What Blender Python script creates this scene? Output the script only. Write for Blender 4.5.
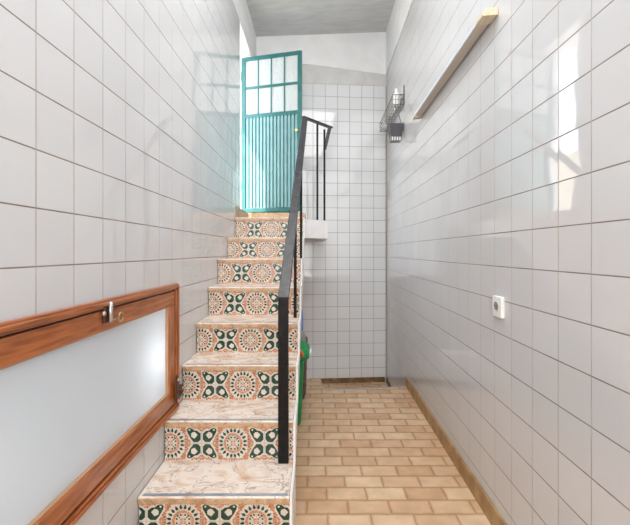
import bpy, math, random
from mathutils import Vector, Matrix
random.seed(7)
for o in list(bpy.data.objects): bpy.data.objects.remove(o)
S = 0.75            # one layout unit (a 15 cm wall tile is 0.2) in metres
H = 1.685           # eye height above the floor, layout units
scn = bpy.context.scene
C = scn.collection
# ---------------------------------------------------------------- camera
cam = bpy.data.cameras.new('camera'); cam.sensor_width = 36; cam.lens = 36*362/630
cam.shift_y = -11/630; cam.clip_start = 0.02
camo = bpy.data.objects.new('camera', cam); C.objects.link(camo)
camo.location = (0, 0, H*S); camo.rotation_euler = (math.radians(90), 0, 0)
scn.camera = camo
# ---------------------------------------------------------------- world, sun, lights
w = bpy.data.worlds.new('sky'); scn.world = w; w.use_nodes = True
bg = w.node_tree.nodes['Background']; bg.inputs[0].default_value = (0.80, 0.90, 1.0, 1); bg.inputs[1].default_value = 4.0
sl = bpy.data.lights.new('sun', 'SUN'); sl.energy = 6.0; sl.angle = math.radians(0.6); sl.color = (1, .96, .9)
so = bpy.data.objects.new('sun', sl); C.objects.link(so)
so.rotation_euler = Vector((.479, .595, -.91)).to_track_quat('-Z', 'Y').to_euler()
so.location = (-3, -2, 6)
def area(name, loc, rot, sx, sy, e, col=(1, 1, 1)):
    l = bpy.data.lights.new(name, 'AREA'); l.shape = 'RECTANGLE'; l.size = sx; l.size_y = sy; l.energy = e; l.color = col
    o = bpy.data.objects.new(name, l); C.objects.link(o); o.location = loc; o.rotation_euler = rot; return o
area('skylight', (0.03, 1.58, 3.58), (math.radians(12), 0, 0), 1.3, 1.7, 23, (1, .995, .985))
area('skylight_rear', (0.03, -0.2, 3.2), (math.radians(12), 0, 0), 1.3, 1.8, 3, (1, .995, .985))
area('fill_behind_camera', (0.04, -2.15, 1.95), (math.radians(86), 0, 0), 1.45, 3.5, 50, (1, .998, .99))  # unseen fill light added behind the camera to brighten steps and back wall
scn.view_settings.view_transform = 'Standard'; scn.view_settings.look = 'None'
scn.view_settings.gamma = 1; scn.view_settings.use_curve_mapping = False
scn.view_settings.exposure = 0.72
# ---------------------------------------------------------------- materials
def lin(r, g, b):
    f = lambda c: (c/255/12.92) if c/255 <= .04045 else ((c/255+.055)/1.055)**2.4
    return (f(r), f(g), f(b), 1)
def mat(name, col=(.8, .8, .8, 1), rough=.5, metal=0, coat=0, spec=.5):
    m = bpy.data.materials.new(name); m.use_nodes = True
    b = m.node_tree.nodes['Principled BSDF']
    b.inputs['Base Color'].default_value = col; b.inputs['Roughness'].default_value = rough
    b.inputs['Metallic'].default_value = metal; b.inputs['Coat Weight'].default_value = coat
    b.inputs['Specular IOR Level'].default_value = spec
    return m
def N(m, t, **kw):
    n = m.node_tree.nodes.new(t)
    for k, v in kw.items():
        if k in n.inputs: n.inputs[k].default_value = v
        else: setattr(n, k, v)
    return n
def L(m, a, b): m.node_tree.links.new(a, b)
def B(m): return m.node_tree.nodes['Principled BSDF']
def coords(m, loc=(0, 0, 0), rot=(0, 0, 0), scale=(1, 1, 1)):
    t = N(m, 'ShaderNodeNewGeometry'); p = N(m, 'ShaderNodeMapping'); p.vector_type = 'POINT'
    p.inputs['Location'].default_value = loc; p.inputs['Rotation'].default_value = rot; p.inputs['Scale'].default_value = scale
    L(m, t.outputs['Position'], p.inputs['Vector']); return p.outputs['Vector']
def ramp(m, fac, stops):
    r = N(m, 'ShaderNodeValToRGB'); e = r.color_ramp.elements
    e[0].position, e[0].color = stops[0]; e[1].position, e[1].color = stops[-1]
    for p, c in stops[1:-1]: x = e.new(p); x.color = c
    L(m, fac, r.inputs['Fac']); return r.outputs['Color']
def noisy(m, c1, c2, scale, stretch=(1, 1, 1), lo=.35, hi=.65, bump=0, detail=4, bscale=None, dist=.01):
    v = coords(m, scale=stretch); n = N(m, 'ShaderNodeTexNoise', Scale=scale, Detail=detail); L(m, v, n.inputs['Vector'])
    L(m, ramp(m, n.outputs['Fac'], [(lo, c1), (hi, c2)]), B(m).inputs['Base Color'])
    if bump:
        n2 = N(m, 'ShaderNodeTexNoise', Scale=bscale or scale, Detail=3); L(m, v, n2.inputs['Vector'])
        b = N(m, 'ShaderNodeBump', Strength=bump, Distance=dist); L(m, n2.outputs['Fac'], b.inputs['Height']); L(m, b.outputs['Normal'], B(m).inputs['Normal'])
    return m
def tile_mat(name, axis, pw, ph, ow, oz, grout=lin(112, 98, 88), vgrout=lin(166, 156, 150), base=lin(214, 215, 217)):
    """glazed square wall tiles; axis: which world axis runs along the wall. ow / oz: one grout line (m)"""
    m = mat(name, rough=.05, coat=0, spec=.75)
    g = N(m, 'ShaderNodeNewGeometry'); sep = N(m, 'ShaderNodeSeparateXYZ'); L(m, g.outputs['Position'], sep.inputs[0])
    def mth(op, a, b=None):
        n = N(m, 'ShaderNodeMath', operation=op)
        for i, x in enumerate((a, b)):
            if x is None: continue
            if isinstance(x, (int, float)): n.inputs[i].default_value = x
            else: L(m, x, n.inputs[i])
        return n.outputs[0]
    u = mth('DIVIDE', mth('SUBTRACT', sep.outputs[axis], ow - 60*pw), pw)
    v = mth('DIVIDE', mth('SUBTRACT', sep.outputs['Z'], oz - 60*ph), ph)
    def edge(t, p):
        f = mth('FRACT', t); d = mth('MINIMUM', f, mth('SUBTRACT', 1.0, f)); return mth('MULTIPLY', d, p)
    d = mth('MINIMUM', edge(u, pw), edge(v, ph))
    mr = N(m, 'ShaderNodeMapRange'); mr.inputs['From Min'].default_value = .0013; mr.inputs['From Max'].default_value = .0025
    L(m, d, mr.inputs['Value']); tile = mr.outputs[0]
    comb = N(m, 'ShaderNodeCombineXYZ'); L(m, mth('FLOOR', u), comb.inputs[0]); L(m, mth('FLOOR', v), comb.inputs[1])
    wn = N(m, 'ShaderNodeTexWhiteNoise', noise_dimensions='3D'); L(m, comb.outputs[0], wn.inputs['Vector'])
    tc = N(m, 'ShaderNodeMix', data_type='RGBA'); tc.inputs[6].default_value = base; tc.inputs[7].default_value = tuple(c*.965 for c in base[:3])+(1,)
    L(m, wn.outputs['Value'], tc.inputs[0])
    gn = N(m, 'ShaderNodeTexNoise', Scale=9.0); L(m, g.outputs['Position'], gn.inputs['Vector'])
    gh = ramp(m, gn.outputs['Fac'], [(.35, grout), (.65, tuple(min(1, c*1.7) for c in grout[:3])+(1,))])
    gv = ramp(m, gn.outputs['Fac'], [(.35, vgrout), (.65, tuple(min(1, c*1.3) for c in vgrout[:3])+(1,))])
    gm = N(m, 'ShaderNodeMix', data_type='RGBA'); L(m, mth('LESS_THAN', edge(u, pw), edge(v, ph)), gm.inputs[0]); L(m, gh, gm.inputs[6]); L(m, gv, gm.inputs[7]); gc = gm.outputs[2]
    mx = N(m, 'ShaderNodeMix', data_type='RGBA'); L(m, tile, mx.inputs[0]); L(m, gc, mx.inputs[6]); L(m, tc.outputs[2], mx.inputs[7])
    L(m, mx.outputs[2], B(m).inputs['Base Color'])
    rr = N(m, 'ShaderNodeMapRange'); rr.inputs['To Min'].default_value = .7; rr.inputs['To Max'].default_value = .035
    L(m, tile, rr.inputs['Value']); L(m, rr.outputs[0], B(m).inputs['Roughness'])
    b1 = N(m, 'ShaderNodeBump', Strength=.5, Distance=.0012); L(m, tile, b1.inputs['Height'])
    n2 = N(m, 'ShaderNodeTexNoise', Scale=5.0, Detail=1.0); L(m, g.outputs['Position'], n2.inputs['Vector'])
    b2 = N(m, 'ShaderNodeBump', Strength=.22, Distance=.004); L(m, n2.outputs['Fac'], b2.inputs['Height']); L(m, b1.outputs[0], b2.inputs['Normal'])
    # each tile is set a hair out of true
    vm = N(m, 'ShaderNodeVectorMath', operation='MULTIPLY_ADD'); L(m, wn.outputs['Color'], vm.inputs[0])
    vm.inputs[1].default_value = (.010, .010, .010); vm.inputs[2].default_value = (-.005, -.005, -.005)
    ad = N(m, 'ShaderNodeVectorMath', operation='ADD'); L(m, b2.outputs[0], ad.inputs[0]); L(m, vm.outputs[0], ad.inputs[1])
    nm = N(m, 'ShaderNodeVectorMath', operation='NORMALIZE'); L(m, ad.outputs[0], nm.inputs[0]); L(m, nm.outputs[0], B(m).inputs['Normal'])
    return m
M = {}
M['tile_right'] = tile_mat('glazed_tile_right', 'Y', .15, .15, 1.42*S, (.1106+H)*S)
M['tile_left'] = tile_mat('glazed_tile_left', 'Y', .1965*S, .2035*S, 1.2574*S, (.1508+H)*S)
M['tile_back'] = tile_mat('glazed_tile_back', 'X', .15, .1515, .368*S, (.108+H)*S, base=lin(232, 234, 236), grout=lin(118, 106, 98), vgrout=lin(124, 112, 104))
M['plaster'] = noisy(mat('white_plaster', rough=.85), lin(236, 236, 236), lin(243, 243, 243), 6, bump=.25, bscale=30)
M['cement'] = noisy(mat('pale_grey_paint', rough=.6), lin(205, 204, 202), lin(216, 215, 213), 8)
M['ceiling'] = noisy(mat('grey_ceiling_paint', rough=.8), lin(196, 198, 198), lin(212, 214, 214), 5, stretch=(1, 4, 1), lo=.3, hi=.7, bump=.3, bscale=25)
M['grey_cement'] = noisy(mat('grey_cement', rough=.8), lin(150, 146, 142), lin(176, 172, 168), 8)
M['white_paint'] = noisy(mat('white_paint', rough=.55), lin(238, 238, 238), lin(247, 247, 247), 9)
# floor: 10 x 20 cm ochre pavers
m = mat('ochre_floor_tile', rough=.45); M['floor'] = m
v = coords(m, loc=(.139, .027, 0))
wob = N(m, 'ShaderNodeTexNoise', Scale=16.0, Detail=2.0); L(m, v, wob.inputs['Vector'])
va = N(m, 'ShaderNodeVectorMath', operation='MULTIPLY_ADD'); L(m, wob.outputs['Color'], va.inputs[0]); va.inputs[1].default_value = (.009,)*3; L(m, v, va.inputs[2])
br = N(m, 'ShaderNodeTexBrick', offset=.5, offset_frequency=2)
br.inputs['Scale'].default_value = 1; br.inputs['Brick Width'].default_value = .205; br.inputs['Row Height'].default_value = .0985
br.inputs['Mortar Size'].default_value = .0022; br.inputs['Mortar Smooth'].default_value = .4; br.inputs['Bias'].default_value = 0
br.inputs['Color1'].default_value = lin(216, 176, 140); br.inputs['Color2'].default_value = lin(236, 206, 172); br.inputs['Mortar'].default_value = lin(186, 152, 122)
L(m, va.outputs[0], br.inputs['Vector'])
br2 = N(m, 'ShaderNodeTexBrick', offset=.5, offset_frequency=2)     # darker burnt rims of each paver
for k in ('Scale', 'Brick Width', 'Row Height', 'Bias'): br2.inputs[k].default_value = br.inputs[k].default_value
br2.inputs['Mortar Size'].default_value = .016; br2.inputs['Mortar Smooth'].default_value = 1
br2.inputs['Color1'].default_value = br2.inputs['Color2'].default_value = (1, 1, 1, 1); br2.inputs['Mortar'].default_value = (.82, .73, .65, 1)
L(m, va.outputs[0], br2.inputs['Vector'])
mu = N(m, 'ShaderNodeMix', data_type='RGBA', blend_type='MULTIPLY'); mu.inputs[0].default_value = 1; L(m, br.outputs[0], mu.inputs[6]); L(m, br2.outputs[0], mu.inputs[7])
n3 = N(m, 'ShaderNodeTexNoise', Scale=11.0, Detail=5.0); L(m, v, n3.inputs['Vector'])
mu2 = N(m, 'ShaderNodeMix', data_type='RGBA', blend_type='MULTIPLY'); mu2.inputs[0].default_value = 1
L(m, mu.outputs[2], mu2.inputs[6]); L(m, ramp(m, n3.outputs['Fac'], [(.35, (.86, .83, .78, 1)), (.65, (1, 1, 1, 1))]), mu2.inputs[7])
L(m, mu2.outputs[2], B(m).inputs['Base Color'])
bb = N(m, 'ShaderNodeBump', Strength=.35, Distance=.0015, invert=True); L(m, br.outputs['Fac'], bb.inputs['Height']); L(m, bb.outputs[0], B(m).inputs['Normal'])
M['skirting'] = noisy(mat('ochre_skirting', rough=.4), lin(158, 122, 80), lin(188, 152, 106), 12, bump=.2)
M['dark_skirting'] = noisy(mat('brown_skirting', rough=.5), lin(100, 74, 48), lin(150, 116, 82), 14)
def marble(name, a, b, vein, sc=5, rough=.25):
    m = mat(name, rough=rough); v = coords(m, rot=(0, 0, .5), scale=(1, 1.6, 1.3))
    n = N(m, 'ShaderNodeTexNoise', Scale=sc, Detail=6.0, Distortion=1.2); L(m, v, n.inputs['Vector'])
    c = ramp(m, n.outputs['Fac'], [(.32, a), (.5, b), (.68, a)])
    n2 = N(m, 'ShaderNodeTexNoise', Scale=sc*1.1, Detail=7.0, Distortion=1.8); L(m, v, n2.inputs['Vector'])
    k = ramp(m, n2.outputs['Fac'], [(.485, (0, 0, 0, 1)), (.5, (1, 1, 1, 1)), (.515, (0, 0, 0, 1))])
    mk = N(m, 'ShaderNodeMath', operation='MULTIPLY'); L(m, k, mk.inputs[0]); mk.inputs[1].default_value = .75
    mx = N(m, 'ShaderNodeMix', data_type='RGBA'); L(m, mk.outputs[0], mx.inputs[0]); L(m, c, mx.inputs[6]); mx.inputs[7].default_value = vein
    L(m, mx.outputs[2], B(m).inputs['Base Color']); return m
M['marble'] = marble('peach_marble', lin(218, 184, 156), lin(244, 234, 224), lin(128, 106, 94))
M['marble_edge'] = marble('brown_marble_edge', lin(176, 140, 104), lin(206, 176, 142), lin(130, 96, 70), 9, .35)
M['marble_dull'] = marble('dusty_marble', lin(160, 142, 118), lin(186, 170, 146), lin(128, 108, 88), 7, .5)
M['strip'] = noisy(mat('grey_metal_strip', rough=.35, metal=.3), lin(150, 158, 170), lin(176, 184, 194), 20)
M['cream'] = noisy(mat('cream_glazed_tile', rough=.18), lin(214, 205, 192), lin(226, 218, 206), 30)
M['green'] = noisy(mat('dark_green_glaze', rough=.18), lin(28, 58, 46), lin(46, 82, 64), 60)
M['orange'] = noisy(mat('terracotta_glaze', rough=.2), lin(190, 122, 84), lin(216, 158, 120), 70)
M['seam'] = mat('tile_seam', lin(168, 158, 146), .6)
def wood(name, a, b, sc, stretch, rough=.28, coat=.3):
    m = mat(name, rough=rough, coat=coat); v = coords(m, scale=stretch)
    n = N(m, 'ShaderNodeTexNoise', Scale=sc, Detail=5.0, Distortion=.6); L(m, v, n.inputs['Vector'])
    L(m, ramp(m, n.outputs['Fac'], [(.3, a), (.7, b)]), B(m).inputs['Base Color']); return m
M['wood_h'] = wood('varnished_wood_rail', lin(130, 70, 36), lin(190, 114, 66), 9, (8, .8, 8))
M['wood_v'] = wood('varnished_wood_stile', lin(130, 70, 36), lin(190, 114, 66), 9, (8, 8, .8))
M['wood_dark'] = mat('dark_gap_wood', lin(58, 28, 14), .6)
M['wood_pale'] = wood('pale_bare_wood', lin(208, 192, 162), lin(230, 218, 192), 14, (5, 1, 5), .6, 0)
M['putty'] = mat('glazing_bead', lin(186, 148, 116), .5)
m = mat('frosted_pane', lin(214, 219, 223), .16, spec=.5); M['frost'] = m
t = N(m, 'ShaderNodeBsdfTranslucent'); t.inputs[0].default_value = lin(238, 240, 242); ms = N(m, 'ShaderNodeMixShader'); ms.inputs[0].default_value = .5
L(m, B(m).outputs[0], ms.inputs[1]); L(m, t.outputs[0], ms.inputs[2]); L(m, ms.outputs[0], m.node_tree.nodes['Material Output'].inputs[0])
m = mat('hammered_glass', lin(226, 230, 230), .2, spec=.5); M['hammered'] = m
t = N(m, 'ShaderNodeBsdfTranslucent'); t.inputs[0].default_value = lin(238, 242, 242); ms = N(m, 'ShaderNodeMixShader'); ms.inputs[0].default_value = .55
vv = N(m, 'ShaderNodeTexVoronoi', Scale=55.0); L(m, coords(m), vv.inputs['Vector']); bb = N(m, 'ShaderNodeBump', Strength=.9, Distance=.006); L(m, vv.outputs['Distance'], bb.inputs['Height'])
L(m, bb.outputs[0], B(m).inputs['Normal']); L(m, bb.outputs[0], t.inputs['Normal'])
L(m, B(m).outputs[0], ms.inputs[1]); L(m, t.outputs[0], ms.inputs[2]); L(m, ms.outputs[0], m.node_tree.nodes['Material Output'].inputs[0])
M['teal'] = noisy(mat('teal_gloss_paint', rough=.35), lin(34, 96, 94), lin(44, 106, 104), 12)
M['teal_lit'] = noisy(mat('teal_paint_lit', rough=.35), lin(112, 150, 152), lin(120, 158, 160), 12)  # same door paint, brighter light on the sheet put into its colour
M['black'] = noisy(mat('black_painted_iron', rough=.45, spec=.22), lin(13, 11, 11), lin(24, 22, 22), 30, bump=.3, bscale=60)
M['rail'] = noisy(mat('black_iron_lit_grey', rough=.35), lin(46, 46, 50), lin(62, 62, 66), 30, bump=.3, bscale=60)  # same black iron, light on the handrail's top put into a greyer colour
M['brass'] = mat('aged_brass', lin(190, 170, 130), .3, .9)
M['chrome'] = mat('worn_chrome', lin(200, 200, 200), .25, .9)
M['bronze'] = mat('dark_bronze', lin(92, 62, 48), .4, .6)
M['screw'] = mat('screw_head', lin(200, 180, 165), .3, .8)
M['bin'] = noisy(mat('green_plastic', rough=.55), lin(14, 132, 72), lin(22, 150, 84), 8)
M['bin_dark'] = mat('bin_inside', lin(20, 70, 48), .5)
M['orange_plastic'] = mat('orange_plastic', lin(240, 96, 40), .4)
M['blue_plastic'] = mat('blue_plastic', lin(110, 150, 210), .4)
M['grey_cloth'] = noisy(mat('grey_cotton', rough=.9), lin(120, 124, 118), lin(164, 166, 160), 60)
M['wicker'] = noisy(mat('dark_wicker', rough=.8), lin(70, 58, 56), lin(120, 104, 98), 90)
M['wire'] = mat('dull_steel_wire', lin(128, 122, 118), .35, .7)
M['black_plastic'] = mat('black_plastic', lin(62, 62, 68), .45)
M['grey_plastic'] = mat('grey_plastic', lin(128, 128, 128), .5)
M['white_plastic'] = mat('white_plastic', lin(238, 238, 236), .35)
M['dark_hole'] = mat('socket_well', lin(150, 150, 148), .6)
M['alu_cover'] = noisy(mat('grey_white_cover', rough=.4), lin(196, 200, 204), lin(206, 210, 214), 12)
M['tan_cover'] = noisy(mat('beige_slat', rough=.5), lin(196, 186, 172), lin(210, 200, 186), 12, stretch=(1, .2, 1))
M['neighbour'] = noisy(mat('sandy_render', rough=.9), lin(226, 204, 172), lin(240, 222, 196), 3)
M['terrace'] = noisy(mat('pale_paving', rough=.8), lin(206, 200, 190), lin(222, 216, 206), 6)
# ---------------------------------------------------------------- mesh builder (layout units, z relative to the eye)
def P(x, y, z): return Vector((x*S, y*S, (z+H)*S))
def wloc(o):
    v = Vector((0, 0, 0))
    while o: v += o.location; o = o.parent
    return v
class MB:
    def __init__(s): s.v = []; s.f = []; s.m = []; s.sm = []
    def add(s, vs, fs, mi=0, smooth=False):
        n = len(s.v); s.v += [Vector(q) for q in vs]
        for f in fs: s.f.append([n+i for i in f]); s.m.append(mi); s.sm.append(smooth)
        return s
    def box(s, x0, x1, y0, y1, z0, z1, mi=0):
        p = [P(x, y, z) for x in (x0, x1) for y in (y0, y1) for z in (z0, z1)]
        return s.add(p, [(0, 1, 3, 2), (4, 6, 7, 5), (0, 4, 5, 1), (2, 3, 7, 6), (0, 2, 6, 4), (1, 5, 7, 3)], mi)
    def prism(s, a, b, mi=0, smooth=False, cap=True):
        """loops a and b (same count, layout pts) bridged and capped"""
        n = len(a); vs = [P(*q) for q in a]+[P(*q) for q in b]
        s.add(vs, [(i, (i+1) % n, n+(i+1) % n, n+i) for i in range(n)], mi, smooth)
        if cap: s.add(vs, [tuple(range(n))[::-1], tuple(range(n, 2*n))], mi)
        return s
    def bar(s, p, q, wdt, th, side=(1, 0, 0), mi=0, bev=.18):
        """rectangular bar from p to q; wdt along side"""
        p = Vector(p); q = Vector(q); d = (q-p).normalized(); a = Vector(side); a = (a-d*a.dot(d)).normalized(); b = d.cross(a)
        e = min(wdt, th)*bev
        pr = [(wdt/2-e, th/2), (wdt/2, th/2-e), (wdt/2, -th/2+e), (wdt/2-e, -th/2), (-wdt/2+e, -th/2), (-wdt/2, -th/2+e), (-wdt/2, th/2-e), (-wdt/2+e, th/2)]
        return s.prism([p+a*u+b*v for u, v in pr], [q+a*u+b*v for u, v in pr], mi)
    def tube(s, pts, r, n=10, mi=0, closed=False):
        pts = [Vector(q) for q in pts]; loops = []
        k = len(pts)
        for i, q in enumerate(pts):
            d = (pts[(i+1) % k]-pts[i-1]) if closed else (pts[min(i+1, k-1)]-pts[max(i-1, 0)])
            d.normalize(); a = d.cross(Vector((0, 0, 1)))
            if a.length < .1: a = d.cross(Vector((0, 1, 0)))
            a.normalize(); b = d.cross(a)
            loops.append([q+a*(r*math.cos(2*math.pi*j/n))+b*(r*math.sin(2*math.pi*j/n)) for j in range(n)])
        rng = range(k) if closed else range(k-1)
        for i in rng:
            s.prism(loops[i], loops[(i+1) % k], mi, True, cap=False)
        if not closed:
            s.add([P(*q) for q in loops[0]], [tuple(range(n))], mi); s.add([P(*q) for q in loops[-1]], [tuple(range(n))[::-1]], mi)
        return s
    def lathe(s, c, prof, n=24, mi=0, axis='Z'):
        """prof: (r, h) pairs round axis through c"""
        c = Vector(c); loops = []
        for r, h in prof:
            lp = []
            for j in range(n):
                u, v = r*math.cos(2*math.pi*j/n), r*math.sin(2*math.pi*j/n)
                o = (u, v, h) if axis == 'Z' else ((h, u, v) if axis == 'X' else (u, h, v))
                lp.append(c+Vector(o))
            loops.append(lp)
        for a, b in zip(loops, loops[1:]): s.prism(a, b, mi, True, cap=False)
        s.add([P(*q) for q in loops[0]], [tuple(range(n))[::-1]], mi); s.add([P(*q) for q in loops[-1]], [tuple(range(n))], mi)
        return s
    def build(s, name, mats, parent=None, bevel=0, recalc=True):
        off = wloc(parent) if parent else Vector((0, 0, 0))
        if parent: org = off
        else:
            xs = [v.x for v in s.v]; ys = [v.y for v in s.v]
            org = Vector(((min(xs)+max(xs))/2, (min(ys)+max(ys))/2, min(v.z for v in s.v)))
        me = bpy.data.meshes.new(name); me.from_pydata([v-org for v in s.v], [], s.f)
        for mm in (mats if isinstance(mats, (list, tuple)) else [mats]): me.materials.append(mm)
        for i, p in enumerate(me.polygons): p.material_index = s.m[i]; p.use_smooth = s.sm[i]
        import bmesh
        if recalc:
            bm = bmesh.new(); bm.from_mesh(me); bmesh.ops.remove_doubles(bm, verts=bm.verts, dist=1e-6)
            bmesh.ops.recalc_face_normals(bm, faces=bm.faces); bm.to_mesh(me); bm.free()
        me.update()
        o = bpy.data.objects.new(name, me); C.objects.link(o)
        if parent: o.parent = parent
        else: o.location = org
        if bevel:
            b = o.modifiers.new('bevel', 'BEVEL'); b.width = bevel*S; b.segments = 2; b.limit_method = 'ANGLE'; b.angle_limit = math.radians(40)
        return o
def tag(o, label=None, cat=None, group=None, kind=None):
    if label: o['label'] = label
    if cat: o['category'] = cat
    if group: o['group'] = group
    if kind: o['kind'] = kind
    return o
def thing(name, loc, label=None, cat=None, group=None, kind=None):
    o = bpy.data.objects.new(name, None); C.objects.link(o); o.location = P(*loc); o.empty_display_size = .05
    return tag(o, label, cat, group, kind)
# ---------------------------------------------------------------- the shell
XL = lambda y: -.975+.005*y
XR = lambda y: 1.054+.0213*y
YB = lambda x: 5.98+.07*(x-1.18)
FL = -H; PIT = -2.15
Y0 = -3.0; TOP = 2.915
OY0, OY1, WT = 4.595, 5.363, .24       # doorway in the left wall, wall thickness
WY0, WY1, WZ0, WZ1 = .25, 2.47, -1.055, -.235   # window hole in the left wall
def wallpiece(mb, side, y0, y1, z0, z1, t=WT, proud=0, mi=0):
    f = XL if side < 0 else XR
    a0, a1 = f(y0)-side*proud, f(y1)-side*proud; b0, b1 = f(y0)+side*t, f(y1)+side*t
    return mb.prism([(a0, y0, z0), (b0, y0, z0), (b0, y0, z1), (a0, y0, z1)], [(a1, y1, z0), (b1, y1, z0), (b1, y1, z1), (a1, y1, z1)], mi)
mb = MB()                                     # left wall: tiled body with the doorway and the window hole
YE = YB(-.975)
ys = [Y0, WY0, WY1, OY0, OY1, YE]; zs = [PIT-.3, WZ0, WZ1, .52, TOP]
solid = lambda a, b: 0 <= a < 5 and 0 <= b < 4 and not (a == 1 and b == 1) and not (a == 3 and b == 3)
gi = lambda a, b, k: (a*5+b)*2+k
mb.add([P(XL(y)-k*WT, y, z) for y in ys for z in zs for k in (0, 1)],
       [q for a in range(5) for b in range(4) if solid(a, b) for q in (
           [(gi(a, b, 0), gi(a+1, b, 0), gi(a+1, b+1, 0), gi(a, b+1, 0)), (gi(a, b, 1), gi(a, b+1, 1), gi(a+1, b+1, 1), gi(a+1, b, 1))]
           + ([] if solid(a-1, b) else [(gi(a, b, 0), gi(a, b+1, 0), gi(a, b+1, 1), gi(a, b, 1))])
           + ([] if solid(a+1, b) else [(gi(a+1, b, 0), gi(a+1, b, 1), gi(a+1, b+1, 1), gi(a+1, b+1, 0))])
           + ([] if solid(a, b-1) else [(gi(a, b, 0), gi(a, b, 1), gi(a+1, b, 1), gi(a+1, b, 0))])
           + ([] if solid(a, b+1) else [(gi(a, b+1, 0), gi(a+1, b+1, 0), gi(a+1, b+1, 1), gi(a, b+1, 1))]))])
ow = mb.build('wall_left', M['tile_left']); tag(ow, kind='structure')
mb = MB(); wallpiece(mb, -1, Y0, YE, TOP, 3.75, proud=.004); tag(mb.build('wall_left_plaster', M['plaster']), kind='structure')
mb = MB(); mb.box(-1.2, 1.4, Y0-.2, Y0, FL-.2, 3.75); tag(mb.build('wall_front', M['plaster']), kind='structure')
mb = MB(); wallpiece(mb, 1, Y0, YB(1.18), PIT-.3, 2.92); tag(mb.build('wall_right', M['tile_right']), kind='structure')
mb = MB(); wallpiece(mb, 1, Y0, YB(1.18), 2.92, 3.75, proud=.012); tag(mb.build('wall_right_plaster', M['plaster']), kind='structure')
def backpiece(mb, x0, x1, zl0, zr0, zl1, zr1, proud=0, t=.24):
    a = [(x0, YB(x0)-proud, zl0), (x1, YB(x1)-proud, zr0), (x1, YB(x1)-proud, zr1), (x0, YB(x0)-proud, zl1)]
    b = [(x, YB(x)+t, z) for x, y, z in a]
    return mb.prism(a, b)
XA, XB = -1.21, 1.42
zb = lambda x: 2.92+(1.18-x)*.09
mb = MB(); backpiece(mb, XA, XB, PIT-.3, PIT-.3, 2.735, 2.735); tag(mb.build('wall_back', M['tile_back']), kind='structure')
mb = MB(); backpiece(mb, XA, XB, 2.735, 2.735, zb(XA), zb(XB), proud=.002); tag(mb.build('trim_1', M['cement']), kind='structure')
mb = MB(); backpiece(mb, XA, XB, zb(XA), zb(XB), 3.75, 3.75, proud=.014); tag(mb.build('wall_back_plaster', M['plaster']), kind='structure')
cz = lambda x: 3.45+(x+.976)*.0789
mb = MB(); mb.prism([(XA, Y0, cz(XA)), (XB, Y0, cz(XB)), (XB, Y0, 3.9), (XA, Y0, 3.9)], [(XA, 6.3, cz(XA)), (XB, 6.3, cz(XB)), (XB, 6.3, 3.9), (XA, 6.3, 3.9)])
tag(mb.build('ceiling', M['ceiling']), kind='structure')
# floor with the notch where it drops to the lower level
E = [(-1.1, Y0), (1.30, Y0), (1.30, 4.53), (.133, 4.395), (.073, 4.79), (-1.1, 4.74)]
mb = MB(); mb.prism([(x, y, FL-.2) for x, y in E], [(x, y, FL) for x, y in E]); tag(mb.build('floor', M['floor']), kind='structure')
mb = MB(); mb.box(-1.1, 1.3, 4.2, 6.2, PIT-.2, PIT); tag(mb.build('floor_lower', M['floor']), kind='structure')
mb = MB(); mb.bar((.133, 4.39, FL+.001), (XR(4.52)-.002, 4.517, FL+.001), .022, .008, side=(0, 1, 0)); tag(mb.build('trim_2', M['strip']), kind='structure')
mb = MB(); mb.prism([(.133, 4.401, PIT), (1.148, 4.53, PIT), (1.148, 4.53, FL-.006), (.133, 4.401, FL-.006)], [(.133, 4.41, PIT), (1.148, 4.54, PIT), (1.148, 4.54, FL-.006), (.133, 4.41, FL-.006)])
tag(mb.build('trim_3', M['grey_cement']), kind='structure')
mb = MB(); wallpiece(mb, 1, -1.0, 4.535, FL, FL+.125, t=-.001, proud=.016)
tag(mb.build('baseboard_right', M['skirting']), kind='structure')
mb = MB(); x0, x1 = -.9, 1.15
mb.prism([(x0, YB(x0)-.016, PIT), (x1, YB(x1)-.016, PIT), (x1, YB(x1)-.016, PIT+.08), (x0, YB(x0)-.016, PIT+.08)], [(x0, YB(x0), PIT), (x1, YB(x1), PIT), (x1, YB(x1), PIT+.08), (x0, YB(x0), PIT+.08)])
wallpiece(mb, 1, 4.56, 5.94, PIT, PIT+.08, t=-.001, proud=.016)
tag(mb.build('baseboard_back', M['dark_skirting']), kind='structure')
mb = MB(); c_ = XR(5.98); mb.box(c_-.009, c_+.001, 5.962, 5.98, PIT+.08, 2.73); tag(mb.build('trim_5', M['seam']), kind='structure')
# doorway lining, sill and the place outside
mb = MB(); wallpiece(mb, -1, OY0-.012, OY0+.004, .55, TOP-.004, t=WT+.01, proud=.003)
mb.box(-1.21, -.955, OY0+.01, OY1-.01, TOP-.012, TOP-.002)
tag(mb.build('trim_4', M['white_paint']), kind='structure')
mb = MB(); wallpiece(mb, -1, 4.32, OY1+.02, .404, .541, t=.0, proud=.012); mb.box(-1.23, XL(5), OY0, OY1, .52, .541)
tag(mb.build('baseboard_left', M['marble_dull']), kind='structure')
mb = MB(); mb.box(-1.66, -1.216, 3.6, 6.6, 2.905, 3.02); tag(mb.build('door_canopy', M['white_paint']), kind='structure')
mb = MB(); mb.box(-9, -1.216, 1.0, 14, .1, .52); tag(mb.build('ground_terrace', M['terrace']), kind='structure')
nb = thing('neighbour_house', (-5.5, 9.0, .52), 'sandy rendered house wall mirrored faintly in the right wall tiles', 'building')
mb = MB(); mb.box(-7.2, -4.4, 5.2, 13.5, .52, 2.55); mb.build('wall', M['neighbour'], nb)
mb = MB(); mb.box(-7.3, -4.3, 5.1, 13.6, 2.55, 2.62); mb.build('roof_edge', M['white_paint'], nb)
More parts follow.
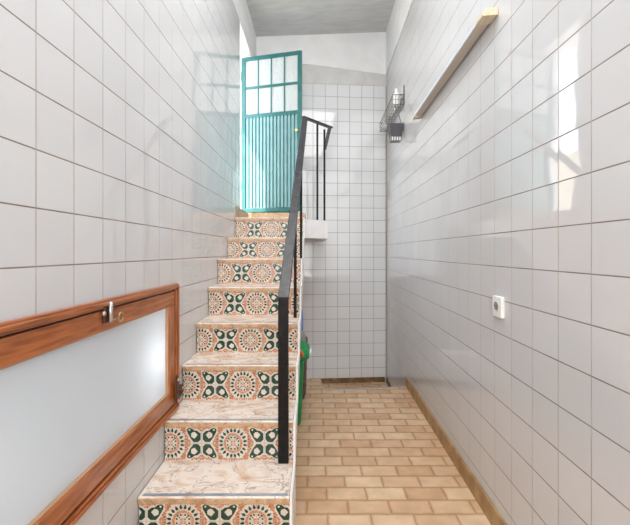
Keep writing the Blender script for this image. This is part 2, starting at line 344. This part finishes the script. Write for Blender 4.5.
# room behind the frosted window: a small lit box
mb = MB()
for a in ((-2.3, -2.25, -.2, 3.0, -1.7, .6), (-2.3, -1.22, -.25, -.2, -1.7, .6), (-2.3, -1.22, 3.0, 3.05, -1.7, .6), (-2.3, -1.22, -.25, 3.05, -1.75, -1.7), (-2.3, -1.22, -.25, 3.05, .6, .65)): mb.box(*a)
tag(mb.build('wall_side_room', M['plaster']), kind='structure')
area('pane_fill_light', P(-1.75, 1.5, .5), (0, 0, 0), .5, 1.6, 38, (.93, .975, 1))  # unseen light added behind the frosted pane to brighten it
pl = bpy.data.lights.new('pane_hotspot_light', 'POINT'); pl.energy = 2.2; pl.shadow_soft_size = .05; pl.color = (.95, .98, 1)  # added point light that makes the hot spot on the frosted pane
po = bpy.data.objects.new('pane_hotspot_light', pl); C.objects.link(po); po.location = P(-1.20, 2.24, -.66)
# ---------------------------------------------------------------- staircase
st = thing('staircase', (-.55, 1.96, FL), 'marble staircase with patterned tile risers climbing along the left wall', 'staircase')
NY = [1.963, 2.295, 2.607, 2.914, 3.238, 3.547, 3.917, 4.299]
NZ = [-1.331, -1.075, -.818, -.575, -.318, -.0715, .151, .404]
XS = -.138                                      # right end of the risers
TT = .036
def disc(cx, cy, r, n=8, sx=1, sy=1, rot=0):
    return [(cx+sx*r*math.cos(2*math.pi*i/n)*math.cos(rot)-sy*r*math.sin(2*math.pi*i/n)*math.sin(rot), cy+sx*r*math.cos(2*math.pi*i/n)*math.sin(rot)+sy*r*math.sin(2*math.pi*i/n)*math.cos(rot)) for i in range(n)]
rg = random.Random(3)
def blob(cx, cy, r):
    n = 7; return [(cx+r*rg.uniform(.8, 1.15)*math.cos(2*math.pi*i/n), cy+r*rg.uniform(.8, 1.15)*math.sin(2*math.pi*i/n)) for i in range(n)]
# (material slot, layer, polygon) in cell coordinates -1..1;  slots: 0 cream 1 green 2 orange 3 seam
MED, LEAF = [], []
for i in range(20):
    a = 2*math.pi*(i+.5)/20; c, s = math.cos(a), math.sin(a)
    q = [(.65, 0), (.69, .062), (.76, .08), (.84, .052), (.94, 0), (.84, -.052), (.76, -.08), (.69, -.062)]
    MED.append((1, 1, [(r*c-t_*s, r*s+t_*c) for r, t_ in q]))
for i in range(28):
    a0, a1 = 2*math.pi*(i+.04)/28, 2*math.pi*(i+.90)/28
    r0, r1 = .44+rg.uniform(-.01, .015), .61+rg.uniform(-.02, .01)
    MED.append((2, 1, [(r0*math.cos(a0), r0*math.sin(a0)), (r1*math.cos(a0), r1*math.sin(a0)), (r1*math.cos(a1), r1*math.sin(a1)), (r0*math.cos(a1), r0*math.sin(a1))]))
for sx in (-1, 1):
    for sy in (-1, 1):
        MED.append((2, 1, blob(.10*sx, .10*sy, .075)))
        for px, py, r in ((.34, .12, .062), (.12, .34, .062), (.29, .29, .065), (.20, .20, .045)): MED.append((1, 1, disc(px*sx, py*sy, r, 7)))
for sx in (-1, 1):
    for sy in (-1, 1):
        for px, py in ((.90, .90), (.74, .93), (.93, .74), (.57, .94), (.94, .57), (.42, .97), (.965, .40), (.97, .24), (.97, .08), (.80, .78), (.24, .97), (.08, .975), (.70, .80), (.82, .64)):
            MED.append((2, 1, blob(px*sx, py*sy, .092 if px > .7 and py > .7 else .075)))
        g = [(.07, .58), (.07, .21), (.23, .06), (.52, .06), (.72, .30), (.92, .66), (.95, .84), (.80, .93), (.60, .87), (.46, .76), (.28, .74)]
        LEAF.append((1, 1, [(x*sx, y*sy) for x, y in g]))
        LEAF.append((0, 2, [(x*sx, y*sy) for x, y in ((.44, .68), (.26, .50), (.45, .27), (.66, .37), (.68, .56), (.58, .66))]))
        LEAF.append((0, 2, [(x*.06+.78*sx, y*.06+.80*sy) for x, y in disc(0, 0, 1, 8)]))
        for px, py in ((.07, .95), (.19, .88), (.32, .95), (.46, .92), (.60, .98), (.92, .07), (.83, .17), (.96, .22), (.90, .34), (.97, .46), (.76, .08), (.07, .78)):
            LEAF.append((2, 1, blob(px*sx, py*sy, .078)))
def pattern(mb, y, z0, z1, x0, x1, start, first):
    """cells 0.2 wide; start = centre of one cell, first = which kind sits there"""
    zc, hh = (z0+z1)/2, (z1-z0)/2; cl = lambda a, lo, hi: max(lo, min(hi, a))
    k = -3
    while start+(k-1)*.2-.1 < x1:
        cx = start+k*.2; kind = (MED, LEAF)[(k+first) % 2]
        for mi, lay, poly in kind:
            pts = [(cl(cx+px*.1, x0, x1), zc+py*hh*.985) for px, py in poly]
            ar = sum(pts[i][0]*pts[(i+1) % len(pts)][1]-pts[(i+1) % len(pts)][0]*pts[i][1] for i in range(len(pts)))
            if abs(ar) < 1e-6: continue
            if ar < 0: pts = pts[::-1]
            mb.add([P(px, y-.0005*lay, pz) for px, pz in pts], [tuple(range(len(pts)))], mi)
        if x0 < cx < x1: mb.add([P(cx-.0012, y-.0015, z0), P(cx+.0012, y-.0015, z0), P(cx+.0012, y-.0015, z1), P(cx-.0012, y-.0015, z1)], [(0, 1, 2, 3)], 3)
        k += 1
        if k > 12: break
    mb.add([P(x0, y-.0013, zc-.001), P(x1, y-.0013, zc-.001), P(x1, y-.0013, zc+.001), P(x0, y-.0013, zc+.001)], [(0, 1, 2, 3)], 3)
for i in range(8):
    y, z = NY[i], NZ[i]; xl = XL(y)+.006
    zb0 = NZ[i-1] if i else FL
    yn = NY[i+1] if i < 7 else 5.0
    # tread with rounded nose
    pr = [(y+.003, z), (y-.0, z-.006), (y-.002, z-.018), (y, z-TT+.005), (y+.004, z-TT), (yn+.02, z-TT), (yn+.02, z)]
    mb = MB(); mb.prism([(xl, a, b) for a, b in pr], [(XS-.002, a, b) for a, b in pr]); 
    tr = mb.build('tread', M['marble'], st)
    mb = MB(); mb.box(xl, XS-.002, y-.006, y+.001, z-TT, z-.008); mb.build('tread_edge', M['marble_edge'], tr, bevel=.002)
    if i < 7:
        mb = MB(); mb.box(xl+.02, XS-.012, y+.006, y+.026, z, z+.0025); mb.build('anti_slip_strip', M['strip'], tr)
    mb = MB(); ry = y+.012; zt = z-TT
    z_lo = zb0 if i else z-.25
    mb.box(xl, XS, ry, ry+.05, z_lo, zt)
    pattern(mb, ry, zb0+.003 if i else zt-.205, zt-.003, xl, XS, -.922 if i else -.920, 0 if i else 1)
    mb.build('riser', [M['cream'], M['green'], M['orange'], M['seam']], st, recalc=False)
# the body: solid foot, then an inclined slab, with a white painted outer edge
mb = MB(); xs0, xs1 = XS, -.124
prof = [(1.972, FL), (1.972, NZ[0])]
for i in range(1, 8): prof += [(NY[i]+.001, NZ[i-1]), (NY[i]+.001, NZ[i]-.001)]
prof += [(4.46, .404), (4.46, .17)]
sof = lambda yy: -1.331-.30+.7475*(yy-1.963)
prof += [(4.30, sof(4.30)), (2.31, sof(2.31)), (2.31, FL)]
vs = [P(xs0, a, b) for a, b in prof]+[P(xs1, a, b) for a, b in prof]; n = len(prof)
mb.add(vs, [(i, (i+1) % n, n+(i+1) % n, n+i) for i in range(n)]+[tuple(range(n)), tuple(range(n, 2*n))[::-1]])
mb.build('side_edge', M['white_paint'], st)
mb = MB(); prof2 = [(a+.05, b) for a, b in ((1.963, FL), (1.963, NZ[0]-TT))]
for i in range(1, 8): prof2 += [(NY[i]+.05, NZ[i-1]-TT), (NY[i]+.05, NZ[i]-TT)]
prof2 += [(4.5, .404-TT), (4.5, .17), (4.30, sof(4.30)), (2.31, sof(2.31)), (2.31, FL)]
vs = [P(-.945, a, b) for a, b in prof2]+[P(XS-.001, a, b) for a, b in prof2]; n = len(prof2)
mb.add(vs, [(i, (i+1) % n, n+(i+1) % n, n+i) for i in range(n)]+[tuple(range(n)), tuple(range(n, 2*n))[::-1]])
mb.build('slab', M['white_paint'], st)
# landing slab with its oblique front, and the raised part under the door
mb = MB(); lp = [(XS, 4.459), (.165, 4.733), (.150, YB(.15)-.004), (XL(5.8)+.004, YB(-.95)-.004), (XL(4.9)+.004, 5.03), (XS, 5.03)]
lp = [(XS, 4.462), (.165, 4.733), (.150, YB(.15)-.004), (XS, YB(XS)-.004)]
mb.prism([(x, y, .168) for x, y in lp], [(x, y, .402) for x, y in lp]); mb.build('landing', M['white_paint'], st)
mb = MB(); mb.box(XL(5)+.016, XS-.001, 5.0, 5.82, .17, .536); mb.build('threshold_step', M['marble_edge'], st)
# ---------------------------------------------------------------- railing
rl = thing('stair_railing', (-.199, 2.27, NZ[0]), 'black iron handrail on the open side of the stairs', 'railing')
mb = MB(); mb.bar((-.199, 2.278, NZ[0]+.001), (-.199, 2.278, -.275), .066, .018); mb.build('post', M['black'], rl)
p0 = Vector((-.197, 2.262, -.292)); p1 = Vector((-.124, 4.46, 1.650))
mb = MB(); mb.bar(p0, p1, .070, .022); 
c1 = Vector((.196, 4.795, 1.646)); c2 = Vector((.160, 5.80, 1.650))
mb.bar(p1-Vector((.03, .022, .0)), c1+Vector((.02, .02, 0)), .055, .022, side=(0, 1, 0)); mb.bar(c1-Vector((.0, .01, 0)), c2, .05, .022)
mb.build('handrail', M['rail'], rl)
mb = MB(); mb.bar(c2, c2+Vector((0, .03, 0)), .051, .024); tag(mb.build('end_cap', M['bronze'], rl), 'brown end cap')
ln = lambda yy: p0+(p1-p0)*((yy-p0.y)/(p1.y-p0.y))
def baluster(x, y, z0, z1):
    b = MB(); b.bar((x, y, z0), (x, y, z1), .026, .026); b.build('baluster', M['black'], rl)
baluster(-.172, 3.15, NZ[3]+.001, ln(3.15).z-.008)
baluster(-.147, 3.82, NZ[5]+.001, ln(3.82).z-.008)
fr = lambda x: 4.462+(x-XS)*.894
baluster(.030, 4.655, .403, 1.637); baluster(.126, 4.87, .403, 1.640)
# ---------------------------------------------------------------- the teal door (hinged on the far jamb, standing open)
dr = thing('door_1', (-1.055, 5.30, .571), 'open teal metal door with glass panes above the stairs', 'door', kind='structure')
hp = Vector((-1.072, 5.30)); fp = Vector((-.183, 5.09)); ud = (fp-hp); DW = ud.length; ud /= DW; nd = Vector((ud.y, -ud.x))  # nd faces the camera
DB, DT = .571, 2.823
def D(u, z, n): q = hp+ud*u+nd*n; return (q.x, q.y, z)
def dbox(mb, u0, u1, z0, z1, n0, n1, mi=0):
    a = [D(u0, z0, n0), D(u1, z0, n0), D(u1, z1, n0), D(u0, z1, n0)]; b = [D(u0, z0, n1), D(u1, z0, n1), D(u1, z1, n1), D(u0, z1, n1)]
    return mb.prism(a, b, mi)
MBZ, PZ = 2.375, 1.945
mb = MB()
dbox(mb, 0, .062, DB, DT, -.015, .015); dbox(mb, DW-.058, DW, DB, DT, -.015, .015)
dbox(mb, .062, DW-.058, DT-.055, DT, -.015, .015); dbox(mb, .062, DW-.058, DB, DB+.06, -.015, .015); dbox(mb, .062, DW-.058, PZ-.01, PZ+.045, -.015, .015)
mb.build('door_frame', M['teal'], dr, bevel=.003)
mb = MB(); dbox(mb, .062, DW-.058, MBZ-.018, MBZ+.018, -.012, .012)
us = [.062+(DW-.12)*k/4 for k in (1, 2, 3)]
for u in us: dbox(mb, u-.009, u+.009, PZ+.045, DT-.055, -.010, .010)
mb.build('glazing_bars', M['teal'], dr)
ed = [.062]+us+[DW-.058]
for z0, z1 in ((PZ+.045, MBZ-.018), (MBZ+.018, DT-.055)):
    for a, b in zip(ed, ed[1:]):
        m2 = MB(); dbox(m2, a+.003, b-.003, z0, z1, -.004, .004); m2.build('pane', M['hammered'], dr)
mb = MB(); pr = []; nr = 15; pit = (DW-.120)/nr
for k in range(nr):
    u = .062+k*pit
    pr += [(u, -.012), (u+.20*pit, -.012), (u+.30*pit, .012), (u+.88*pit, .012)]
pr.append((DW-.058, -.012))
fr_ = [D(u, DB+.06, n) for u, n in pr]+[D(u, DB+.06, n-.004) for u, n in reversed(pr)]
to_ = [D(u, PZ-.01, n) for u, n in pr]+[D(u, PZ-.01, n-.004) for u, n in reversed(pr)]
mb.prism(fr_, to_, cap=False); mb.build('corrugated_panel', M['teal_lit'], dr)
mb = MB(); kx, ky, kz = D(DW-.075, 1.70, .012); mb.lathe((kx, ky, kz), [(.012, 0), (.012, -.012), (.024, -.02), (.026, -.032), (.016, -.040)], 14, axis='Y'); mb.build('knob', M['brass'], dr)
for zz in (.9, 1.7, 2.5):
    mb = MB(); mb.tube([(-1.072-.004, 5.305, zz), (-1.072-.004, 5.305, zz+.12)], .012, 8); mb.build('hinge', M['teal'], dr)
# ---------------------------------------------------------------- window on the left wall
wn = thing('window_1', (-.94, 1.4, WZ0), 'wood framed frosted window low on the left wall', 'window', kind='structure')
cy0, cy1, cz0, cz1 = .18, 2.492, -1.072, -.2165
def wbox(mb, y0, y1, z0, z1, px0, px1):      # px measured out of the wall face (px1 is proud)
    a = [(XL(y0)+px0, y0, z0), (XL(y0)+px1, y0, z0), (XL(y0)+px1, y0, z1), (XL(y0)+px0, y0, z1)]
    b = [(XL(y1)+px0, y1, z0), (XL(y1)+px1, y1, z0), (XL(y1)+px1, y1, z1), (XL(y1)+px0, y1, z1)]
    return mb.prism(a, b)
def ring(name, y0, y1, z0, z1, wd, px0, px1, hor, ver, bev=.004, step=None):
    mb = MB(); wbox(mb, y0, y1, z1-wd, z1, px0, px1)
    if step: wbox(mb, y0+step[0], y1-step[0], z1-step[0]-step[2], z1-step[0], px1, px1+step[1])
    o = mb.build(name, hor, wn, bevel=bev); tag(o)
    mb = MB(); wbox(mb, y0, y1, z0, z0+wd, px0, px1)
    if step: wbox(mb, y0+step[0], y1-step[0], z0+step[0], z0+step[0]+step[2], px1, px1+step[1])
    mb.build(name, hor, wn, bevel=bev)
    mb = MB(); wbox(mb, y1-wd, y1, z0+wd, z1-wd, px0, px1)
    if step: wbox(mb, y1-step[0]-step[2], y1-step[0], z0+step[0]+step[2], z1-step[0]-step[2], px1, px1+step[1])
    mb.build(name, ver, wn, bevel=bev)
    mb = MB(); wbox(mb, y0, y0+wd, z0+wd, z1-wd, px0, px1)
    if step: wbox(mb, y0+step[0], y0+step[0]+step[2], z0+step[0]+step[2], z1-step[0]-step[2], px1, px1+step[1])
    mb.build(name, ver, wn, bevel=bev)
ring('casing', cy0, cy1, cz0, cz1, .040, 0.001, .026, M['wood_h'], M['wood_v'], .005, step=(.010, .010, .018))
mb = MB(); g = .040
wbox(mb, cy0+g, cy1-g, cz1-g-.012, cz1-g, -.02, .004); wbox(mb, cy0+g, cy1-g, cz0+g, cz0+g+.012, -.02, .004)
wbox(mb, cy1-g-.012, cy1-g, cz0+g, cz1-g, -.02, .004); wbox(mb, cy0+g, cy0+g+.012, cz0+g, cz1-g, -.02, .004)
mb.build('rebate', M['wood_dark'], wn)
ring('sash_rail', cy0+.048, cy1-.048, cz0+.048, cz1-.048, .092, -.045, .018, M['wood_h'], M['wood_v'], .006)
gy0, gy1, gz0, gz1 = cy0+.14, cy1-.14, cz0+.14, cz1-.14
mb = MB()
wbox(mb, gy0, gy1, gz1-.006, gz1, -.01, .010); wbox(mb, gy0, gy1, gz0, gz0+.006, -.01, .010); wbox(mb, gy1-.006, gy1, gz0, gz1, -.01, .010)
tag(mb.build('glazing_bead', M['putty'], wn), 'pale glazing bead')
mb = MB(); wbox(mb, gy0-.02, gy1+.02, gz0-.02, gz1+.02, -.016, -.006); mb.build('pane', M['frost'], wn)
# bolt with a pull ring
ly = 1.63; lx = XL(ly)+.020
lt = MB(); lt.box(lx, lx+.010, ly-.020, ly+.020, -.320, -.240); lt = lt.build('latch_plate', M['bronze'], wn, bevel=.002)
mb = MB(); mb.tube([(lx+.020, ly+.012, -.322), (lx+.020, ly+.012, -.228)], .0095, 12); mb.build('bolt', M['chrome'], lt)
mb = MB(); mb.lathe((lx+.008, ly-.028, -.275), [(.011, 0), (.011, .008), (.006, .014)], 10, axis='X'); mb.build('screw_head', M['screw'], lt)
mb = MB(); cyy, czz, rr_ = ly+.098, -.312, .021
mb.tube([(lx+.02, ly+.014, -.315), (lx+.02, cyy-rr_, czz)], .0045, 8); mb.tube([(lx+.02, cyy+rr_*math.cos(a*math.pi/9), czz+rr_*math.sin(a*math.pi/9)) for a in range(18)], .0048, 8, closed=True); mb.build('pull_ring', M['brass'], lt)
# corner hinge of dark bronze, leaf shaped
hx = XL(2.45)+.037
o_ = [(2.405, -.985), (2.405, -.835), (2.425, -.825), (2.445, -.86), (2.455, -.90), (2.500, -.915), (2.532, -.935), (2.530, -.965), (2.495, -.985), (2.46, -.995), (2.44, -1.02), (2.415, -1.01)]
mb = MB(); mb.prism([(hx, a, b) for a, b in o_], [(hx+.008, a, b) for a, b in o_]); hg = mb.build('hinge_plate', M['bronze'], wn)
for a, b in ((2.425, -1.0), (2.508, -.945), (2.428, -.86)):
    mb = MB(); mb.lathe((hx+.008, a, b), [(.012, 0), (.010, .005), (.003, .008)], 10, axis='X'); mb.build('screw_head', M['screw'], hg)
mb = MB(); mb.tube([(hx+.010, 2.465, -.965), (hx+.010, 2.465, -.925)], .010, 8); mb.build('knuckle', M['bronze'], hg)
# ---------------------------------------------------------------- socket on the right wall
sk = thing('wall_socket', (XR(2.15)-.01, 2.15, -.392), 'white square wall socket on the right tiled wall', 'socket')
sy0, sy1 = 2.097, 2.205; sx = XR(2.15)+.001
mb = MB(); mb.box(sx-.022, sx, sy0, sy1, -.390, -.266); mb.build('plate', M['white_plastic'], sk, bevel=.006)
mb = MB(); mb.lathe((sx-.024, 2.151, -.323), [(.033, 0), (.030, -.003), (.027, .0), (.026, .0015)], 28, axis='X'); mb.build('outlet_ring', M['white_plastic'], sk)
mb = MB(); mb.lathe((sx-.0262, 2.151, -.323), [(.025, 0), (.025, .001)], 24, axis='X')
ow_ = mb.build('outlet_well', M['dark_hole'], sk)
mb = MB()
for dy in (-.009, .009): mb.lathe((sx-.0275, 2.151+dy, -.323), [(.003, 0), (.003, .001)], 8, axis='X')
mb.build('pin_holes', M['black_plastic'], ow_)
# ---------------------------------------------------------------- wooden ended rail on the right wall
wr = thing('wall_blind_box', (XR(3.0)-.05, 3.0, 1.41), 'long narrow beige rail with pale wooden ends high on the right wall', 'rail')
def rprof(y, d, zb_, zt_, cut):
    xw = XR(y)-.001; return [(xw, y, zb_), (xw-d, y, zb_-.008), (xw-d-.003, y, zb_+.012), (xw-d+cut, y, zt_), (xw, y, zt_)]
mb = MB(); mb.prism(rprof(2.169, .096, 1.420, 1.463, .035), rprof(2.262, .096, 1.420, 1.463, .035)); mb.build('end_block', M['wood_pale'], wr, bevel=.002)
mb = MB(); mb.prism(rprof(3.80, .092, 1.420, 1.463, .035), rprof(3.88, .092, 1.420, 1.463, .035)); mb.build('end_block', M['wood_pale'], wr, bevel=.002)
mb = MB(); mb.prism([(XR(2.262)-.082, 2.262, 1.424), (XR(2.262)-.088, 2.262, 1.424), (XR(2.262)-.088, 2.262, 1.452), (XR(2.262)-.070, 2.262, 1.460), (XR(2.262)-.002, 2.262, 1.460), (XR(2.262)-.002, 2.262, 1.45)],
         [(XR(3.8)-.082, 3.8, 1.424), (XR(3.8)-.088, 3.8, 1.424), (XR(3.8)-.088, 3.8, 1.452), (XR(3.8)-.070, 3.8, 1.460), (XR(3.8)-.002, 3.8, 1.460), (XR(3.8)-.002, 3.8, 1.45)]); mb.build('cover', M['alu_cover'], wr)
mb = MB(); mb.prism([(XR(2.262)-.012, 2.262, 1.428), (XR(2.262)-.081, 2.262, 1.426), (XR(2.262)-.081, 2.262, 1.442), (XR(2.262)-.012, 2.262, 1.442)], [(XR(3.8)-.012, 3.8, 1.428), (XR(3.8)-.081, 3.8, 1.426), (XR(3.8)-.081, 3.8, 1.442), (XR(3.8)-.012, 3.8, 1.442)]); mb.build('slat', M['tan_cover'], wr)
# ---------------------------------------------------------------- wire basket in the far right corner
rk = thing('wire_rack', (1.07, 5.2, 1.90), 'long steel wire basket fixed high on the right wall near the corner', 'rack')
ry0, ry1, rz0, rz1 = 4.66, 5.72, 1.895, 2.02
mb = MB()
def xr_in(y): return XR(y)-.15
def xr_out(y): return XR(y)-.008
for z, r in ((rz1, .0055), (rz0, .0045), ((rz0+rz1)/2, .003)):
    mb.tube([(xr_in(ry0), ry0, z), (xr_in(ry1), ry1, z)], r, 6); mb.tube([(xr_out(ry0), ry0, z), (xr_out(ry1), ry1, z)], r, 6)
    mb.tube([(xr_in(ry0), ry0, z), (xr_out(ry0), ry0, z)], r, 6); mb.tube([(xr_in(ry1), ry1, z), (xr_out(ry1), ry1, z)], r, 6)
mb.build('rim', M['wire'], rk)
mb = MB(); k = 0
yy = ry0
while yy <= ry1+.001:
    mb.tube([(xr_in(yy), yy, rz1), (xr_in(yy), yy, rz0), (xr_out(yy), yy, rz0), (xr_out(yy), yy, rz1)], .0028, 5); yy += .106
for t_ in (.25, .5, .75):
    for y_ in (ry0, ry1):
        x_ = xr_in(y_)+.142*t_; mb.tube([(x_, y_, rz0), (x_, y_, rz1)], .0028, 5)
    mb.tube([(xr_in(ry0)+.142*t_, ry0, rz0), (xr_in(ry1)+.142*t_, ry1, rz0)], .0028, 5)
mb.build('wires', M['wire'], rk)
for yy in (4.665, 5.70):
    mb = MB(); mb.tube([(xr_out(yy), yy, 2.14), (xr_out(yy), yy, rz0)], .006, 6); mb.build('bracket', M['wire'], rk)
def bottle(x, y, z, h, r, label):
    o = thing('plastic_bottle', (x, y, z), label, 'bottle', 'white plastic bottles in the wire basket')
    b = MB(); b.lathe((x, y, z), [(r*.9, 0), (r, .01), (r, h*.62), (r*.85, h*.72), (r*.4, h*.82), (r*.38, h*.88)], 20); b.build('body', M['white_plastic'], o)
    b = MB(); b.lathe((x, y, z+h*.88), [(r*.48, 0), (r*.48, h*.12)], 16); b.build('cap', M['white_plastic'], o)
bottle(1.062, 4.725, rz0+.006, .22, .045, 'taller white plastic bottle at the near end of the wire basket')
bottle(1.10, 4.92, rz0+.008, .17, .026, 'white plastic bottle behind the near one in the wire basket')
bottle(1.075, 5.62, rz0+.006, .11, .046, 'short white plastic tub at the far end of the wire basket')
# hanging caddy
hc = thing('hanging_caddy', (1.035, 4.74, 1.40), 'black plastic basket hanging on a hook below the wire basket', 'basket')
def ringp(w0, d0, z, cx=1.055, cy=4.74, lean=0): return [(cx-w0+lean, cy-d0, z), (cx+w0-lean*0, cy-d0, z), (cx+w0, cy+d0, z), (cx-w0+lean, cy+d0, z)]
mb = MB(); a = ringp(.070, .055, 1.49); b = ringp(.092, .075, 1.655)
mb.prism(a, b, cap=False); mb.prism(ringp(.064, .049, 1.492), ringp(.086, .069, 1.655), cap=False)
for q, r in ((ringp(.070, .055, 1.49), ringp(.064, .049, 1.49)),): mb.add([P(*p) for p in q], [(0, 1, 2, 3)])
mb.build('tub', M['black_plastic'], hc)
mb = MB(); mb.prism(ringp(.064, .049, 1.435), ringp(.072, .057, 1.489)); mb.build('slotted_base', M['grey_plastic'], hc, bevel=.004)
mb = MB(); 
for k in range(4): mb.box(1.055-.058+k*.032, 1.055-.046+k*.032, 4.682, 4.690, 1.442, 1.484)
mb.build('slots', M['white_plastic'], hc)
mb = MB(); mb.tube([(.965, 4.74, 1.655), (.975, 4.74, 1.72), (1.03, 4.74, 1.80), (1.055, 4.72, 1.82), (1.10, 4.74, 1.78), (1.135, 4.74, 1.655)], .005, 6)
mb.tube([(1.055, 4.72, 1.82), (1.050, 4.70, 1.86), (1.035, 4.69, 1.885)], .006, 6); mb.tube([(1.055, 4.72, 1.82), (1.075, 4.71, 1.87), (1.09, 4.69, 1.885)], .006, 6); mb.build('handle', M['wire'], hc)
# ---------------------------------------------------------------- things under the stairs
bn = thing('waste_bin', (-.29, 3.62, FL), 'green plastic swing top bin under the stairs', 'bin')
def rrect(cx, cy, wx, wy, z, r=.05, n=4):
    pts = []
    for sx_, sy_, a0 in ((1, 1, 0), (-1, 1, 90), (-1, -1, 180), (1, -1, 270)):
        for k in range(n+1):
            a = math.radians(a0+90*k/n); pts.append((cx+sx_*(wx-r)+r*math.cos(a), cy+sy_*(wy-r)+r*math.sin(a), z))
    return pts
mb = MB(); bcx, bcy = -.282, 3.62
rings = [rrect(bcx, bcy, .135, .125, FL), rrect(bcx, bcy, .145, .135, FL+.02), rrect(bcx, bcy, .172, .160, -1.03), rrect(bcx, bcy, .172, .160, -1.02)]
for a, b in zip(rings, rings[1:]): mb.prism(a, b, smooth=False, cap=False)
mb.add([P(*q) for q in rings[0]], [tuple(range(len(rings[0])))]); mb.build('body', M['bin'], bn)
mb = MB(); rings = [rrect(bcx+.01, bcy, .200, .185, -1.035), rrect(bcx+.01, bcy, .215, .20, -1.02), rrect(bcx+.01, bcy, .218, .20, -.99), rrect(bcx+.01, bcy, .205, .185, -.955, .06), rrect(bcx+.01, bcy, .17, .15, -.925, .06), rrect(bcx+.01, bcy, .10, .09, -.912, .06)]
for a, b in zip(rings, rings[1:]): mb.prism(a, b, smooth=True, cap=False)
mb.add([P(*q) for q in rings[0]], [tuple(range(len(rings[0])))]); mb.add([P(*q) for q in rings[-1]], [tuple(range(len(rings[-1])))]); mb.build('lid', M['bin'], bn)
mb = MB(); mb.tube([(-.17, 3.41, -1.0), (-.155, 3.40, -.95), (-.14, 3.405, -.93), (-.125, 3.41, -.955), (-.115, 3.41, -.99)], .013, 10); tag(mb.build('lid_handle', M['orange_plastic'], bn), 'orange handle')
wb = thing('wicker_basket', (-.26, 4.26, FL), 'dark woven basket behind the green bin', 'basket')
mb = MB(); rings = []
for k in range(25):
    z = FL+.66*k/24; e = .014*((k//2) % 2); rings.append(rrect(-.275, 4.26, .155+e+.015*k/20, .15+e+.015*k/20, z))
for a, b in zip(rings, rings[1:]): mb.prism(a, b, smooth=False, cap=False)
mb.add([P(*q) for q in rings[0]], [tuple(range(len(rings[0])))]); mb.build('body', M['wicker'], wb)
mp = thing('mop', (-.20, 3.93, FL), 'blue handled mop with a grey head upright behind the green bin', 'mop')
mb = MB(); mb.tube([(-.16, 3.93, FL), (-.148, 3.93, -.93)], .012, 8); mb.build('pole', M['wire'], mp)
mb = MB(); mb.lathe((-.148, 3.93, -.97), [(.03, -.08), (.055, -.03), (.05, .05), (.02, .11)], 12); mb.build('mop_head', M['grey_cloth'], mp)
mb = MB(); mb.lathe((-.150, 3.93, -.87), [(.018, 0), (.022, .02), (.022, .16), (.014, .24)], 12); mb.build('socket', M['blue_plastic'], mp)
